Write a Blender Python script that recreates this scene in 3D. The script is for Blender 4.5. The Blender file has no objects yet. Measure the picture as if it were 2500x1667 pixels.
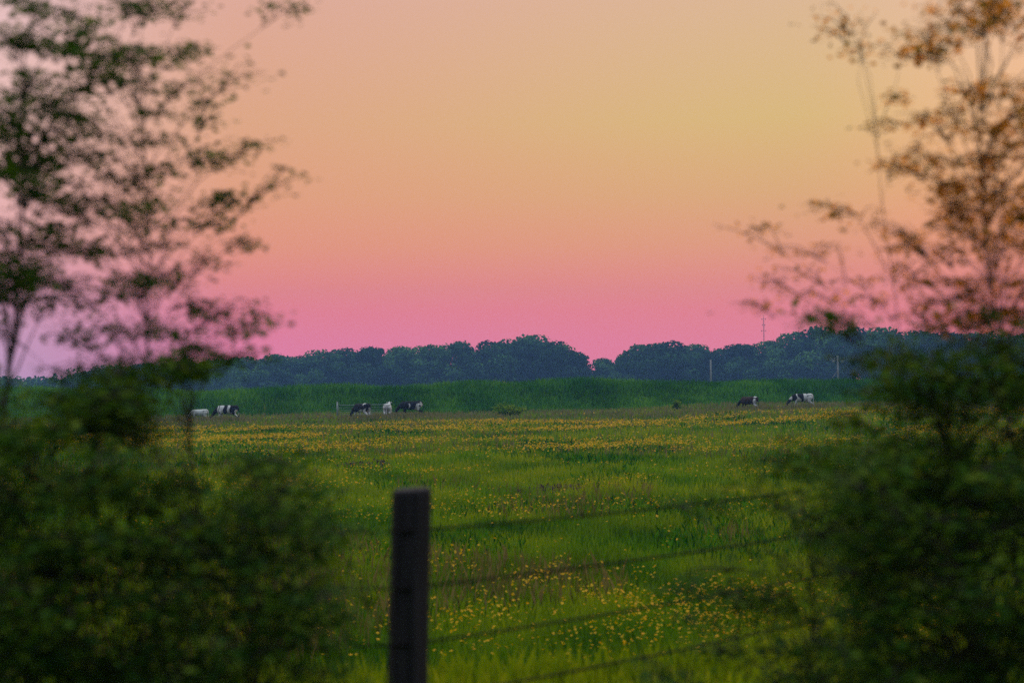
import bpy, bmesh, math, random
import numpy as np
from mathutils import Vector, Matrix, noise

R = math.radians
rng = np.random.default_rng(11)
random.seed(11)
scene = bpy.context.scene
C = scene.collection

# ------------------------------------------------------------------ camera
EYE = 3.3
F = 3472.0                      # focal length in photograph pixels (50 mm on full frame)
cd = bpy.data.cameras.new('camera')
cam = bpy.data.objects.new('camera', cd)
C.objects.link(cam)
cd.sensor_width = 36.0
cd.lens = 50.0
cd.clip_start = 0.1
cd.clip_end = 6000
cd.dof.use_dof = True
cd.dof.focus_distance = 140.0
cd.dof.aperture_fstop = 1.9
CAM_M = Matrix.Translation((0, 0, EYE)) @ Matrix.Rotation(R(90 + 1.67), 4, 'X') @ Matrix.Rotation(R(-0.5), 4, 'Z')
cam.matrix_world = CAM_M
scene.camera = cam

# ------------------------------------------------------------------ exposure
vs = scene.view_settings
vs.view_transform = 'Standard'
vs.look = 'None'
vs.exposure = 0.0
vs.gamma = 1.0
scene.cycles.use_denoising = False
scene.cycles.max_bounces = 6
scene.cycles.diffuse_bounces = 3
scene.cycles.volume_bounces = 1
scene.cycles.transparent_max_bounces = 8


def lin(r, g, b):
    f = lambda c: (c / 255 / 12.92) if c / 255 <= 0.04045 else ((c / 255 + 0.055) / 1.055) ** 2.4
    return (f(r), f(g), f(b), 1.0)


# ------------------------------------------------------------------ sky
SUN_EL, SUN_AZ = 3.0, 62.0        # the sun has sunk to the right of the view
w = bpy.data.worlds.new('World')
scene.world = w
w.use_nodes = True
nt = w.node_tree
nt.nodes.clear()
N = nt.nodes.new
L = nt.links.new
out = N('ShaderNodeOutputWorld')
bg = N('ShaderNodeBackground')
tc = N('ShaderNodeTexCoord')
sep = N('ShaderNodeSeparateXYZ')
L(tc.outputs['Generated'], sep.inputs[0])


def ramp(stops):
    r = N('ShaderNodeValToRGB')
    r.color_ramp.interpolation = 'B_SPLINE' if False else 'EASE'
    r.color_ramp.interpolation = 'LINEAR'
    while len(r.color_ramp.elements) < len(stops):
        r.color_ramp.elements.new(0.5)
    for e, (p, c) in zip(r.color_ramp.elements, stops):
        e.position = p
        e.color = c
    L(sep.outputs['Z'], r.inputs[0])
    return r


HI = [(0.45, (0.85, 0.82, 0.80, 1)), (0.75, (1.15, 1.25, 1.25, 1)), (1.0, (1.2, 1.4, 1.45, 1))]
left = ramp([(0.0, lin(240, 122, 164)), (0.03, lin(241, 124, 154)), (0.05, lin(243, 125, 138)), (0.07, lin(241, 134, 122)), (0.095, lin(236, 148, 114)), (0.13, lin(230, 158, 116)), (0.18, lin(224, 164, 124)), (0.26, lin(221, 166, 146))] + HI)
right = ramp([(0.0, lin(242, 124, 156)), (0.03, lin(243, 126, 146)), (0.05, lin(244, 128, 132)), (0.07, lin(241, 140, 120)), (0.095, lin(233, 156, 112)), (0.13, lin(224, 170, 110)), (0.18, lin(219, 183, 114)), (0.27, lin(219, 180, 144))] + HI)
far_left = ramp([(0.0, lin(196, 152, 190)), (0.035, lin(214, 156, 186)), (0.07, lin(232, 158, 172)), (0.10, lin(238, 174, 170)), (0.15, lin(238, 186, 176)), (0.2, lin(234, 190, 182)), (0.27, lin(228, 190, 190))] + HI)
far_right = ramp([(0.0, lin(240, 118, 134)), (0.035, lin(242, 124, 122)), (0.065, lin(244, 136, 110)), (0.095, lin(244, 154, 106)), (0.13, lin(242, 170, 112)), (0.2, lin(240, 186, 138)), (0.27, lin(234, 190, 162))] + HI)


def blend(a, b, lo, hi):
    q = N('ShaderNodeMapRange')
    L(sep.outputs['X'], q.inputs['Value'])
    q.interpolation_type = 'SMOOTHSTEP'
    q.inputs['From Min'].default_value = lo
    q.inputs['From Max'].default_value = hi
    m_ = N('ShaderNodeMix')
    m_.data_type = 'RGBA'
    L(q.outputs[0], m_.inputs[0])
    L(a, m_.inputs[6])
    L(b, m_.inputs[7])
    return m_.outputs[2]


SKY = blend(far_left.outputs[0], left.outputs[0], -0.36, -0.17)
SKY = blend(SKY, right.outputs[0], -0.24, 0.22)
SKY = blend(SKY, far_right.outputs[0], 0.18, 0.36)
# the east, behind the viewer, is already a darker dusk blue
east = ramp([(0.0, (0.09, 0.10, 0.17, 1)), (0.2, (0.15, 0.16, 0.22, 1)), (0.5, (0.34, 0.40, 0.50, 1)), (1.0, (1.2, 1.4, 1.45, 1))])
me = N('ShaderNodeMapRange')
L(sep.outputs['Y'], me.inputs['Value'])
me.interpolation_type = 'SMOOTHSTEP'
me.inputs['From Min'].default_value = -0.35
me.inputs['From Max'].default_value = 0.55
mix2 = N('ShaderNodeMix')
mix2.data_type = 'RGBA'
L(me.outputs[0], mix2.inputs[0])
L(east.outputs[0], mix2.inputs[6])
L(SKY, mix2.inputs[7])
sky = N('ShaderNodeTexSky')
sky.sky_type = 'NISHITA'
sky.sun_disc = False
sky.sun_elevation = R(SUN_EL)
sky.sun_rotation = R(SUN_AZ)
sk = N('ShaderNodeVectorMath')
sk.operation = 'MULTIPLY_ADD'
sk.inputs[1].default_value = (0.004, 0.004, 0.004)
L(sky.outputs[0], sk.inputs[0])
L(mix2.outputs[2], sk.inputs[2])
L(sk.outputs[0], bg.inputs[0])
bg.inputs[1].default_value = 1.08
L(bg.outputs[0], out.inputs[0])

# ------------------------------------------------------------------ sun
sl = bpy.data.lights.new('sun', 'SUN')
sl.energy = 0.35
sl.angle = R(10)
sl.color = (1.0, 0.72, 0.5)
so = bpy.data.objects.new('sun', sl)
C.objects.link(so)
sd = Vector((math.sin(R(SUN_AZ)) * math.cos(R(SUN_EL)), math.cos(R(SUN_AZ)) * math.cos(R(SUN_EL)), math.sin(R(SUN_EL))))
so.rotation_euler = sd.to_track_quat('Z', 'Y').to_euler()


# ------------------------------------------------------------------ helpers
def P(px, py, dist):
    """world point seen at photograph pixel (px, py), dist metres north of the eye"""
    d = CAM_M.to_3x3() @ Vector(((px - 1250) / F, -(py - 833.5) / F, -1.0))
    return Vector((0, 0, EYE)) + d * (dist / d.y)


def sstep(a, b, x):
    t = np.clip((np.asarray(x, float) - a) / (b - a), 0, 1)
    return t * t * (3 - 2 * t)


def ground(x, y):
    x = np.asarray(x, float)
    y = np.asarray(y, float)
    z = 1.68 * (1 - sstep(7.4, 12.5, y))
    z = z + 0.62 * sstep(4, 26, x) * sstep(60, 128, y) - 0.15 * sstep(5, 40, -x) * sstep(60, 130, y)
    z = z + (0.05 * np.sin(x * 0.31 + y * 0.13) + 0.04 * np.sin(x * 0.11 - y * 0.23 + 1.3)) * sstep(12, 20, y)
    return z


def bank(x, y):
    """height of the long grassy bank at the end of the meadow"""
    x = np.asarray(x, float)
    c = 163 + 3.0 * np.sin(x * 0.035) + 0.02 * x
    h = 2.25 + 0.16 * np.sin(x * 0.09 + 1) + 0.12 * np.sin(x * 0.23) + 0.25 * sstep(-25, 0, x) + 0.1 * sstep(20, 50, x)
    h = h - 0.60 * sstep(4, 26, x)
    return np.maximum(0, h * sstep(c - 7, c + 3, y) * (1 - sstep(c + 14, c + 26, y)))


def gh(x, y):
    return ground(x, y) + bank(x, y)


def mesh_np(name, verts, faces, attrs=None, smooth=False):
    me_ = bpy.data.meshes.new(name)
    verts = np.asarray(verts, np.float32)
    faces = np.asarray(faces, np.int32)
    n = faces.shape[1]
    me_.vertices.add(len(verts))
    me_.vertices.foreach_set('co', verts.ravel())
    me_.loops.add(faces.size)
    me_.loops.foreach_set('vertex_index', faces.ravel())
    me_.polygons.add(len(faces))
    me_.polygons.foreach_set('loop_start', np.arange(0, faces.size, n, dtype=np.int32))
    if smooth:
        me_.polygons.foreach_set('use_smooth', np.ones(len(faces), bool))
    me_.update(calc_edges=True)
    for k, v in (attrs or {}).items():
        a = me_.attributes.new(k, 'FLOAT', 'POINT')
        a.data.foreach_set('value', np.asarray(v, np.float32))
    return me_


def obj(name, me_, mat, parent=None, **kw):
    o = bpy.data.objects.new(name, me_)
    C.objects.link(o)
    if mat is not None and me_ is not None and not me_.materials:
        for m_ in (mat if isinstance(mat, (list, tuple)) else [mat]):
            me_.materials.append(m_)
    if parent is not None:
        o.parent = parent
    for k, v in kw.items():
        o[k] = v
    return o


def thing(name, label, cat, loc, rz=0.0, group=None):
    o = bpy.data.objects.new(name, None)
    o.empty_display_size = 0.3
    C.objects.link(o)
    o.location = loc
    o.rotation_euler = (0, 0, rz)
    o['label'] = label
    o['category'] = cat
    if group:
        o['group'] = group
    return o


class MB:
    """collects tubes and boxes into one mesh"""
    def __init__(s):
        s.v = []
        s.f = []

    def tube(s, pts, rad, n=8, cap=True):
        pts = [Vector(p) for p in pts]
        rings = []
        for i, p in enumerate(pts):
            a = pts[max(0, i - 1)]
            b = pts[min(len(pts) - 1, i + 1)]
            d = (b - a).normalized()
            u = d.cross(Vector((0, 0, 1)))
            if u.length < 1e-3:
                u = d.cross(Vector((1, 0, 0)))
            u.normalize()
            v = d.cross(u)
            r = rad[i] if hasattr(rad, '__len__') else rad
            k0 = len(s.v)
            for j in range(n):
                t = 2 * math.pi * j / n
                s.v.append(tuple(p + (u * math.cos(t) + v * math.sin(t)) * r))
            rings.append(k0)
        for a, b in zip(rings, rings[1:]):
            for j in range(n):
                k = (j + 1) % n
                s.f.append((a + j, a + k, b + k, b + j))
        if cap:
            s.f.append(tuple(rings[0] + j for j in range(n))[::-1])
            s.f.append(tuple(rings[-1] + j for j in range(n)))

    def box(s, c, size, rz=0.0):
        k = len(s.v)
        ca, sa = math.cos(rz), math.sin(rz)
        for dz in (-.5, .5):
            for dx, dy in ((-.5, -.5), (.5, -.5), (.5, .5), (-.5, .5)):
                x, y = dx * size[0], dy * size[1]
                s.v.append((c[0] + x * ca - y * sa, c[1] + x * sa + y * ca, c[2] + dz * size[2]))
        for q in ((3, 2, 1, 0), (4, 5, 6, 7), (0, 1, 5, 4), (1, 2, 6, 5), (2, 3, 7, 6), (3, 0, 4, 7)):
            s.f.append(tuple(k + i for i in q))

    def mesh(s, name, smooth=True):
        m_ = bpy.data.meshes.new(name)
        m_.from_pydata(s.v, [], s.f)
        if smooth:
            m_.polygons.foreach_set('use_smooth', [True] * len(m_.polygons))
        m_.update()
        return m_


# ------------------------------------------------------------------ materials
def new_mat(name):
    m_ = bpy.data.materials.new(name)
    m_.use_nodes = True
    m_.node_tree.nodes.clear()
    return m_


def plain_mat(name, c1, c2, scale=8.0, rough=0.8, metal=0.0, stretch=(1, 1, 1), bump=0.0, spec=0.3):
    m_ = new_mat(name)
    t = m_.node_tree
    n = t.nodes.new
    o = n('ShaderNodeOutputMaterial')
    b = n('ShaderNodeBsdfPrincipled')
    co = n('ShaderNodeTexCoord')
    mp = n('ShaderNodeMapping')
    mp.inputs['Scale'].default_value = stretch
    nz = n('ShaderNodeTexNoise')
    nz.inputs['Scale'].default_value = scale
    nz.inputs['Detail'].default_value = 5
    r = n('ShaderNodeValToRGB')
    r.color_ramp.elements[0].position = 0.3
    r.color_ramp.elements[1].position = 0.7
    r.color_ramp.elements[0].color = (*c1, 1)
    r.color_ramp.elements[1].color = (*c2, 1)
    t.links.new(co.outputs['Object'], mp.inputs[0])
    t.links.new(mp.outputs[0], nz.inputs['Vector'])
    t.links.new(nz.outputs[0], r.inputs[0])
    t.links.new(r.outputs[0], b.inputs['Base Color'])
    b.inputs['Roughness'].default_value = rough
    b.inputs['Metallic'].default_value = metal
    b.inputs['Specular IOR Level'].default_value = spec
    if bump:
        bp = n('ShaderNodeBump')
        bp.inputs['Strength'].default_value = bump
        t.links.new(nz.outputs[0], bp.inputs['Height'])
        t.links.new(bp.outputs[0], b.inputs['Normal'])
    t.links.new(b.outputs[0], o.inputs[0])
    return m_


def leaf_mat(name, stops, trans=0.35, patch=None, patch_scale=0.2, rough=0.55, gloss=0.04, tcol=None):
    """stops: colours along the per-leaf attribute 'rnd'; patch: second colour set mixed in by world-position noise"""
    m_ = new_mat(name)
    t = m_.node_tree
    n = t.nodes.new
    l = t.links.new
    o = n('ShaderNodeOutputMaterial')
    at = n('ShaderNodeAttribute')
    at.attribute_name = 'rnd'

    def rmp(st):
        r = n('ShaderNodeValToRGB')
        while len(r.color_ramp.elements) < len(st):
            r.color_ramp.elements.new(0.5)
        for i, (e, c) in enumerate(zip(r.color_ramp.elements, st)):
            e.position = i / (len(st) - 1)
            e.color = (*c, 1)
        l(at.outputs['Fac'], r.inputs[0])
        return r.outputs[0]
    col = rmp(stops)
    if patch:
        geo = n('ShaderNodeNewGeometry')
        mp = n('ShaderNodeMapping')
        mp.inputs['Scale'].default_value = (1, 0.45, 1)
        l(geo.outputs['Position'], mp.inputs[0])
        nz = n('ShaderNodeTexNoise')
        nz.inputs['Scale'].default_value = patch_scale
        nz.inputs['Detail'].default_value = 4
        nz.inputs['Roughness'].default_value = 0.6
        l(mp.outputs[0], nz.inputs['Vector'])
        mrr = n('ShaderNodeMapRange')
        mrr.inputs['From Min'].default_value = 0.40
        mrr.inputs['From Max'].default_value = 0.60
        l(nz.outputs[0], mrr.inputs['Value'])
        mx = n('ShaderNodeMix')
        mx.data_type = 'RGBA'
        l(mrr.outputs[0], mx.inputs[0])
        l(col, mx.inputs[6])
        l(rmp(patch), mx.inputs[7])
        col = mx.outputs[2]
    d = n('ShaderNodeBsdfDiffuse')
    tr = n('ShaderNodeBsdfTranslucent')
    l(col, d.inputs[0])
    if tcol:
        hs = n('ShaderNodeMix')
        hs.data_type = 'RGBA'
        hs.blend_type = 'MULTIPLY'
        hs.inputs[0].default_value = 1
        l(col, hs.inputs[6])
        hs.inputs[7].default_value = (*tcol, 1)
        l(hs.outputs[2], tr.inputs[0])
    else:
        l(col, tr.inputs[0])
    ms = n('ShaderNodeMixShader')
    ms.inputs[0].default_value = trans
    l(d.outputs[0], ms.inputs[1])
    l(tr.outputs[0], ms.inputs[2])
    gl = n('ShaderNodeBsdfGlossy')
    gl.inputs['Roughness'].default_value = rough
    m2 = n('ShaderNodeMixShader')
    m2.inputs[0].default_value = gloss
    l(ms.outputs[0], m2.inputs[1])
    l(gl.outputs[0], m2.inputs[2])
    l(m2.outputs[0], o.inputs[0])
    return m_


M_grass = leaf_mat('meadow_grass', [(0.02, 0.085, 0.003), (0.11, 0.24, 0.004), (0.24, 0.37, 0.006)], 0.4,
                   patch=[(0.11, 0.18, 0.003), (0.26, 0.33, 0.004), (0.42, 0.40, 0.012)], patch_scale=0.30, gloss=0.0)
M_pale = leaf_mat('seeding_grass', [(0.12, 0.13, 0.04), (0.20, 0.19, 0.07), (0.26, 0.20, 0.10)], 0.4, gloss=0.0)
M_weed = leaf_mat('lush_weeds', [(0.006, 0.055, 0.003), (0.03, 0.14, 0.004), (0.09, 0.27, 0.006)], 0.4, gloss=0.0)
M_reed = leaf_mat('reeds', [(0.006, 0.06, 0.004), (0.03, 0.17, 0.008), (0.12, 0.33, 0.02)], 0.35,
                  patch=[(0.02, 0.11, 0.004), (0.08, 0.25, 0.008), (0.20, 0.40, 0.02)], patch_scale=0.12, gloss=0.0)
M_flower = leaf_mat('yellow_petals', [(0.60, 0.36, 0.002), (0.75, 0.42, 0.002), (0.80, 0.34, 0.002)], 0.4, gloss=0.02)
M_dry = leaf_mat('dry_stalks', [(0.05, 0.035, 0.03), (0.09, 0.06, 0.055), (0.14, 0.09, 0.085)], 0.2, gloss=0.0)
M_far = leaf_mat('far_leaves', [(0.010, 0.028, 0.014), (0.04, 0.105, 0.034), (0.13, 0.27, 0.05)], 0.2, gloss=0.0)
M_nearl = leaf_mat('near_leaves', [(0.009, 0.035, 0.004), (0.022, 0.078, 0.005), (0.055, 0.125, 0.006), (0.13, 0.18, 0.014)], 0.35,
                   tcol=(1.5, 1.25, 0.5), gloss=0.01)
M_nearw = leaf_mat('near_warm_leaves', [(0.03, 0.055, 0.010), (0.22, 0.12, 0.010), (0.50, 0.20, 0.014), (0.68, 0.27, 0.03)], 0.75,
                   tcol=(1.5, 1.15, 0.5), gloss=0.01)
M_bark = plain_mat('bark', (0.03, 0.022, 0.018), (0.07, 0.055, 0.045), 14, 0.9)
M_post = plain_mat('weathered_timber', (0.010, 0.008, 0.011), (0.030, 0.024, 0.032), 30, 0.9, stretch=(1, 1, 0.08), bump=0.5)
M_wire = plain_mat('rusty_wire', (0.008, 0.006, 0.006), (0.02, 0.015, 0.013), 40, 0.9, spec=0.1)
M_steel = plain_mat('galvanised_steel', (0.16, 0.19, 0.20), (0.24, 0.27, 0.28), 6, 0.5, metal=0.3)
M_pole = plain_mat('grey_pole_wood', (0.17, 0.17, 0.18), (0.25, 0.25, 0.26), 6, 0.8)
M_mast = plain_mat('mast_steel', (0.16, 0.12, 0.13), (0.22, 0.17, 0.17), 6, 0.6)


# ------------------------------------------------------------------ the ground: one sheet to the horizon
def grid_axis(segs):
    a = []
    for lo, hi, st in segs:
        a += list(np.arange(lo, hi, st))
    return np.array(a + [segs[-1][1]])


xs = grid_axis([(-3500, -400, 100), (-400, -80, 10), (-80, 80, 1.6), (80, 400, 10), (400, 3500, 100)])
ys = grid_axis([(-600, -10, 40), (-10, 5, 2), (5, 14, 0.5), (14, 130, 2.5), (130, 200, 1.0), (200, 400, 8), (400, 4500, 100)])
X, Y = np.meshgrid(xs, ys)
Z = gh(X, Y)
V = np.stack([X, Y, Z], -1).reshape(-1, 3)
nx, ny = len(xs), len(ys)
I = np.arange(nx * ny).reshape(ny, nx)
Q = np.stack([I[:-1, :-1], I[:-1, 1:], I[1:, 1:], I[1:, :-1]], -1).reshape(-1, 4)
M_ground = plain_mat('meadow_soil', (0.03, 0.08, 0.003), (0.08, 0.16, 0.004), 0.35, 0.95, spec=0.0)
obj('ground', mesh_np('ground', V, Q, smooth=True), M_ground, kind='structure')


# ------------------------------------------------------------------ grass, reeds and flowers
def nz2(x, y, s, seed=0.0):
    """smooth pseudo noise in 0..1 made of sines"""
    v = np.zeros_like(x)
    r2 = np.random.default_rng(int(seed * 10) + 3)
    for k in range(7):
        a = r2.uniform(0, 2 * np.pi)
        f = s * r2.uniform(0.5, 1.8)
        v += np.sin((x * np.cos(a) + y * np.sin(a) * 0.6) * f + r2.uniform(0, 6.28))
    return 1 / (1 + np.exp(-v * 0.9))


def blades(name, x, y, h, wd, mat, base=None, lean=0.35, shade=None, **kw):
    n = len(x)
    z = gh(x, y) if base is None else base
    a = rng.uniform(0, 2 * np.pi, n)
    ux, uy = np.cos(a) * wd / 2, np.sin(a) * wd / 2
    la = rng.uniform(0, 2 * np.pi, n)
    lx = np.cos(la) * lean * h * rng.uniform(0.1, 1, n)
    ly = np.sin(la) * lean * h * rng.uniform(0.1, 1, n)
    V = np.empty((n, 4, 3))
    V[:, 0] = np.stack([x - ux, y - uy, z - 0.03], 1)
    V[:, 1] = np.stack([x + ux, y + uy, z - 0.03], 1)
    V[:, 2] = np.stack([x + ux * 0.8 + lx * 0.35, y + uy * 0.8 + ly * 0.35, z + h * 0.6], 1)
    V[:, 3] = np.stack([x + lx, y + ly, z + h], 1)
    F_ = np.arange(n * 4).reshape(n, 4)
    T = np.concatenate([F_[:, [0, 1, 2]], F_[:, [0, 2, 3]]])
    sh = rng.uniform(0, 1, n) if shade is None else np.clip(shade, 0, 1)
    return obj(name, mesh_np(name, V.reshape(-1, 3), T, {'rnd': np.repeat(sh, 4)}), mat, **kw)


def scatter(n, y0, y1, p, half=0.52, pad=5):
    """points whose density falls off with distance"""
    u = rng.uniform(0, 1, n)
    q = 1 - p
    y = (y0 ** q + u * (y1 ** q - y0 ** q)) ** (1 / q)
    x = rng.uniform(-1, 1, n) * (half * y + pad)
    return x, y


x, y = scatter(480000, 9.0, 160, 1.25)
pn = nz2(x, y, 0.5, 1)
h = rng.uniform(0.16, 0.42, len(x)) * (0.7 + 0.6 * pn)
blades('meadow_grass', x, y, h, 0.006 + 0.0008 * y, M_grass, shade=0.42 * pn + 0.45 * nz2(x, y, 1.5, 31) + rng.uniform(-.15, .25, len(x)), kind='stuff',
       label='green and olive meadow grass covering the whole pasture', category='grass')

x, y = rng.uniform(-14, 14, 60000), rng.uniform(1.5, 9.5, 60000)
blades('verge_grass', x, y, rng.uniform(0.05, 0.12, len(x)), 0.008, M_grass, kind='stuff',
       label='short green grass on the railway verge under the fence and shrubs', category='grass')

x, y = scatter(70000, 60, 156, 0.9)
keep = rng.uniform(0, 1, len(x)) < (0.12 + 0.88 * sstep(96, 128, y)) * (0.35 + 0.65 * nz2(x, y, 0.25, 2))
x, y = x[keep], y[keep]
tall = np.zeros(len(x))
for cpx, cdd in ((486, 133), (553, 131), (882, 129), (947, 132), (1002, 137), (1828, 131), (1957, 133)):   # ungrazed tufts where the cows feed
    q = P(cpx, 1000, cdd)
    x = np.concatenate([x, q.x + rng.normal(0, 1.3, 420)])
    y = np.concatenate([y, cdd - 0.9 - np.abs(rng.normal(0, 1.2, 420))])
    tall = np.concatenate([tall, np.ones(420)])
blades('seeding_grass', x, y, rng.uniform(0.35, 0.62, len(x)) * (1 + 0.12 * tall), 0.014 + 0.0008 * y, M_pale, kind='stuff',
       label='pale tan seeding grass in front of the green bank around the cows', category='grass')

x, y = scatter(190000, 9.5, 125, 1.2)
keep = nz2(x, y, 0.9, 3) * (0.5 + 0.5 * nz2(x, y, 0.25, 17)) > 0.55
x, y = x[keep], y[keep]
blades('lush_weeds', x, y, rng.uniform(0.2, 0.42, len(x)) * (0.75 + 0.35 * sstep(20, 60, y)), 0.012 + 0.0014 * y, M_weed, lean=0.6, kind='stuff',
       label='deep green leafy weeds in patches across the near meadow', category='weeds')

n = 150000
x = rng.uniform(-115, 120, n)
c = 163 + 3.0 * np.sin(x * 0.035) + 0.02 * x
y = c + rng.uniform(-8.5, 9, n)
h = rng.uniform(0.5, 1.05, n) * (0.55 + 0.55 * nz2(x, y, 0.35, 5) + 0.45 * nz2(x, y, 1.6, 25)) * (0.6 + 0.4 * sstep(-8.5, -4, y - c))
blades('reed_grass', x, y, h, rng.uniform(0.05, 0.12, n), M_reed, lean=0.4, kind='stuff',
       shade=0.55 * nz2(x, y, 0.5, 6) + rng.uniform(-0.1, 0.55, n), label='tall dark green reeds on the long bank behind the cows', category='reeds')


x, y = scatter(60000, 12, 118, 1.2)
keep = nz2(x * 0.6, y, 0.8, 41) * nz2(x, y, 0.3, 42) > 0.50
x, y = x[keep], y[keep]
blades('seed_stalks', x, y, rng.uniform(0.3, 0.55, len(x)), 0.008 + 0.0007 * y, leaf_mat('seed_heads', [(0.12, 0.11, 0.02), (0.20, 0.16, 0.04), (0.28, 0.20, 0.07)], 0.3, gloss=0.0), kind='stuff',
       label='thin brownish seed stalks in loose patches among the green meadow grass', category='grass')


def flowers(n0):
    x, y = scatter(n0, 13, 134, 1.05)
    band = 1.9 * sstep(55, 72, y) * (1 - sstep(104, 122, y)) + 0.45 * sstep(38, 46, y) * (1 - sstep(52, 64, y)) + 0.26 * sstep(15, 19, y) * (1 - sstep(26, 34, y)) + 0.10
    big = nz2(x * 0.5, y, 0.35, 8)
    mid = nz2(x * 0.6, y, 1.1, 12)
    fine = nz2(x, y, 3.2, 14)
    keep = rng.uniform(0, 1, n0) < band * np.clip(1.9 * big * mid - 0.5 + 0.25 * fine, 0.02, 1) * (0.25 + 0.75 * (fine > 0.45))
    x, y = x[keep], y[keep]
    n = len(x)
    s = (0.013 + 0.00042 * y) * rng.uniform(0.7, 1.3, n)
    z = gh(x, y) + rng.uniform(0.30, 0.50, n)
    # each flower: a shallow cup of four petals round a centre
    ang = rng.uniform(0, 6.28, n)
    V = np.empty((n, 5, 3))
    tx, ty = rng.normal(0, 0.35, n), rng.normal(0, 0.35, n)
    V[:, 0] = np.stack([x, y, z - s * 0.35], 1)
    for k in range(4):
        a = ang + k * np.pi / 2
        dx, dy = np.cos(a) * s, np.sin(a) * s
        V[:, k + 1] = np.stack([x + dx, y + dy, z + dx * tx + dy * ty], 1)
    B = (np.arange(n) * 5)[:, None]
    T = np.concatenate([B + np.array([[0, 1 + k, 1 + (k + 1) % 4]]) for k in range(4)])
    return obj('buttercup', mesh_np('buttercup', V.reshape(-1, 3), T, {'rnd': np.repeat(rng.uniform(0, 1, n), 5)}), M_flower, kind='stuff',
               label='yellow buttercups scattered in drifts over the meadow', category='wildflowers')


flowers(420000)


# ------------------------------------------------------------------ leaf geometry
def leaf_quads(cen, size, up=0.0, wide=0.55, out_n=None):
    """folded pointed leaves, two triangles each, random facing"""
    n = len(cen)
    d = rng.normal(0, 1, (n, 3))
    if out_n is not None:      # distant foliage faces outward from its lobe
        nn0 = out_n + rng.normal(0, 0.45, (n, 3))
        d = np.cross(nn0, rng.normal(0, 1, (n, 3)))
        d /= np.linalg.norm(d, axis=1)[:, None]
        u = np.cross(d, nn0)
    elif up:      # twig leaves held nearly level, drooping a little at the tip
        d[:, 2] = d[:, 2] * 0.22 - 0.12
        d /= np.linalg.norm(d, axis=1)[:, None]
        u = np.cross(d, np.array([0, 0, 1.0]) + rng.normal(0, 0.38, (n, 3)))
    else:
        d[:, 2] = d[:, 2] * 0.5
        d /= np.linalg.norm(d, axis=1)[:, None]
        u = np.cross(d, rng.normal(0, 1, (n, 3)))
    u /= np.linalg.norm(u, axis=1)[:, None]
    nn = np.cross(d, u)
    s = np.asarray(size).reshape(-1, 1) * np.ones((n, 1))
    V = np.empty((n, 4, 3))
    V[:, 0] = cen - d * s * 0.5
    V[:, 1] = cen + u * s * wide * 0.5 + nn * s * 0.10
    V[:, 2] = cen + d * s * 0.5
    V[:, 3] = cen - u * s * wide * 0.5 + nn * s * 0.10
    Fq = np.arange(n * 4).reshape(n, 4)
    T = np.concatenate([Fq[:, [0, 1, 2]], Fq[:, [0, 2, 3]]])
    return V.reshape(-1, 3), T


# ------------------------------------------------------------------ distant trees
def far_crown(seed, squat):
    """crown 1 m high and 1 m wide, made of leaf clusters on uneven lobes"""
    r = np.random.default_rng(seed)
    cs, rs = [], []
    for k in range(26):
        a = r.uniform(0, 6.28)
        t = r.uniform(0, 1)
        zc = 0.16 + 0.62 * t
        rad = 0.36 * math.sqrt(max(0.05, 1 - ((zc - 0.42) / 0.48) ** 2)) * r.uniform(0.6, 1.0)
        cs.append((math.cos(a) * rad, math.sin(a) * rad, zc))
        rs.append(r.uniform(0.14, 0.21))
    cs.append((r.uniform(-.12, .12), 0, 0.80))
    rs.append(0.17)
    pts, shade, nrm = [], [], []
    tone = r.uniform(-0.12, 0.25)
    for c_, q in zip(cs, rs):
        m_ = 260
        d = r.normal(0, 1, (m_, 3))
        d /= np.linalg.norm(d, axis=1)[:, None]
        rr = q * r.uniform(0.72, 1.12, m_)[:, None]
        pts.append(np.array(c_) + d * rr * np.array([1.1, 1.1, 0.8]))
        nrm.append(d)
        shade.append(np.full(m_, tone + r.uniform(0.05, 0.6)) + r.uniform(-.15, .2, m_))
    pts = np.concatenate(pts)
    keep = pts[:, 2] > 0.02
    pts = pts[keep]
    nrm = np.concatenate(nrm)[keep]
    sh = np.clip(np.concatenate(shade)[keep], 0, 1)
    v, f = leaf_quads(pts, r.uniform(0.04, 0.07, len(pts)), wide=0.85, out_n=nrm)
    return mesh_np('crown', v, f, {'rnd': np.repeat(sh, 4)})


CROWNS = [far_crown(100 + k, 0) for k in range(7)]
for m_ in CROWNS:
    m_.materials.append(M_far)


def far_trunk(seed):
    r = random.Random(seed)
    b = MB()
    b.tube([(0, 0, -0.01), (0.01, 0, 0.2), (0, 0.01, 0.5), (0.02, 0, 0.75)], [0.035, 0.026, 0.02, 0.008], 7)
    for k in range(6):
        a = r.uniform(0, 6.28)
        z0 = r.uniform(0.2, 0.5)
        b.tube([(0, 0, z0), (math.cos(a) * .15, math.sin(a) * .15, z0 + .13), (math.cos(a) * .3, math.sin(a) * .3, z0 + .22)], [0.014, 0.009, 0.004], 5)
    m_ = b.mesh('trunk')
    m_.materials.append(M_bark)
    return m_


TRUNKS = [far_trunk(5 + k) for k in range(3)]

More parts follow.
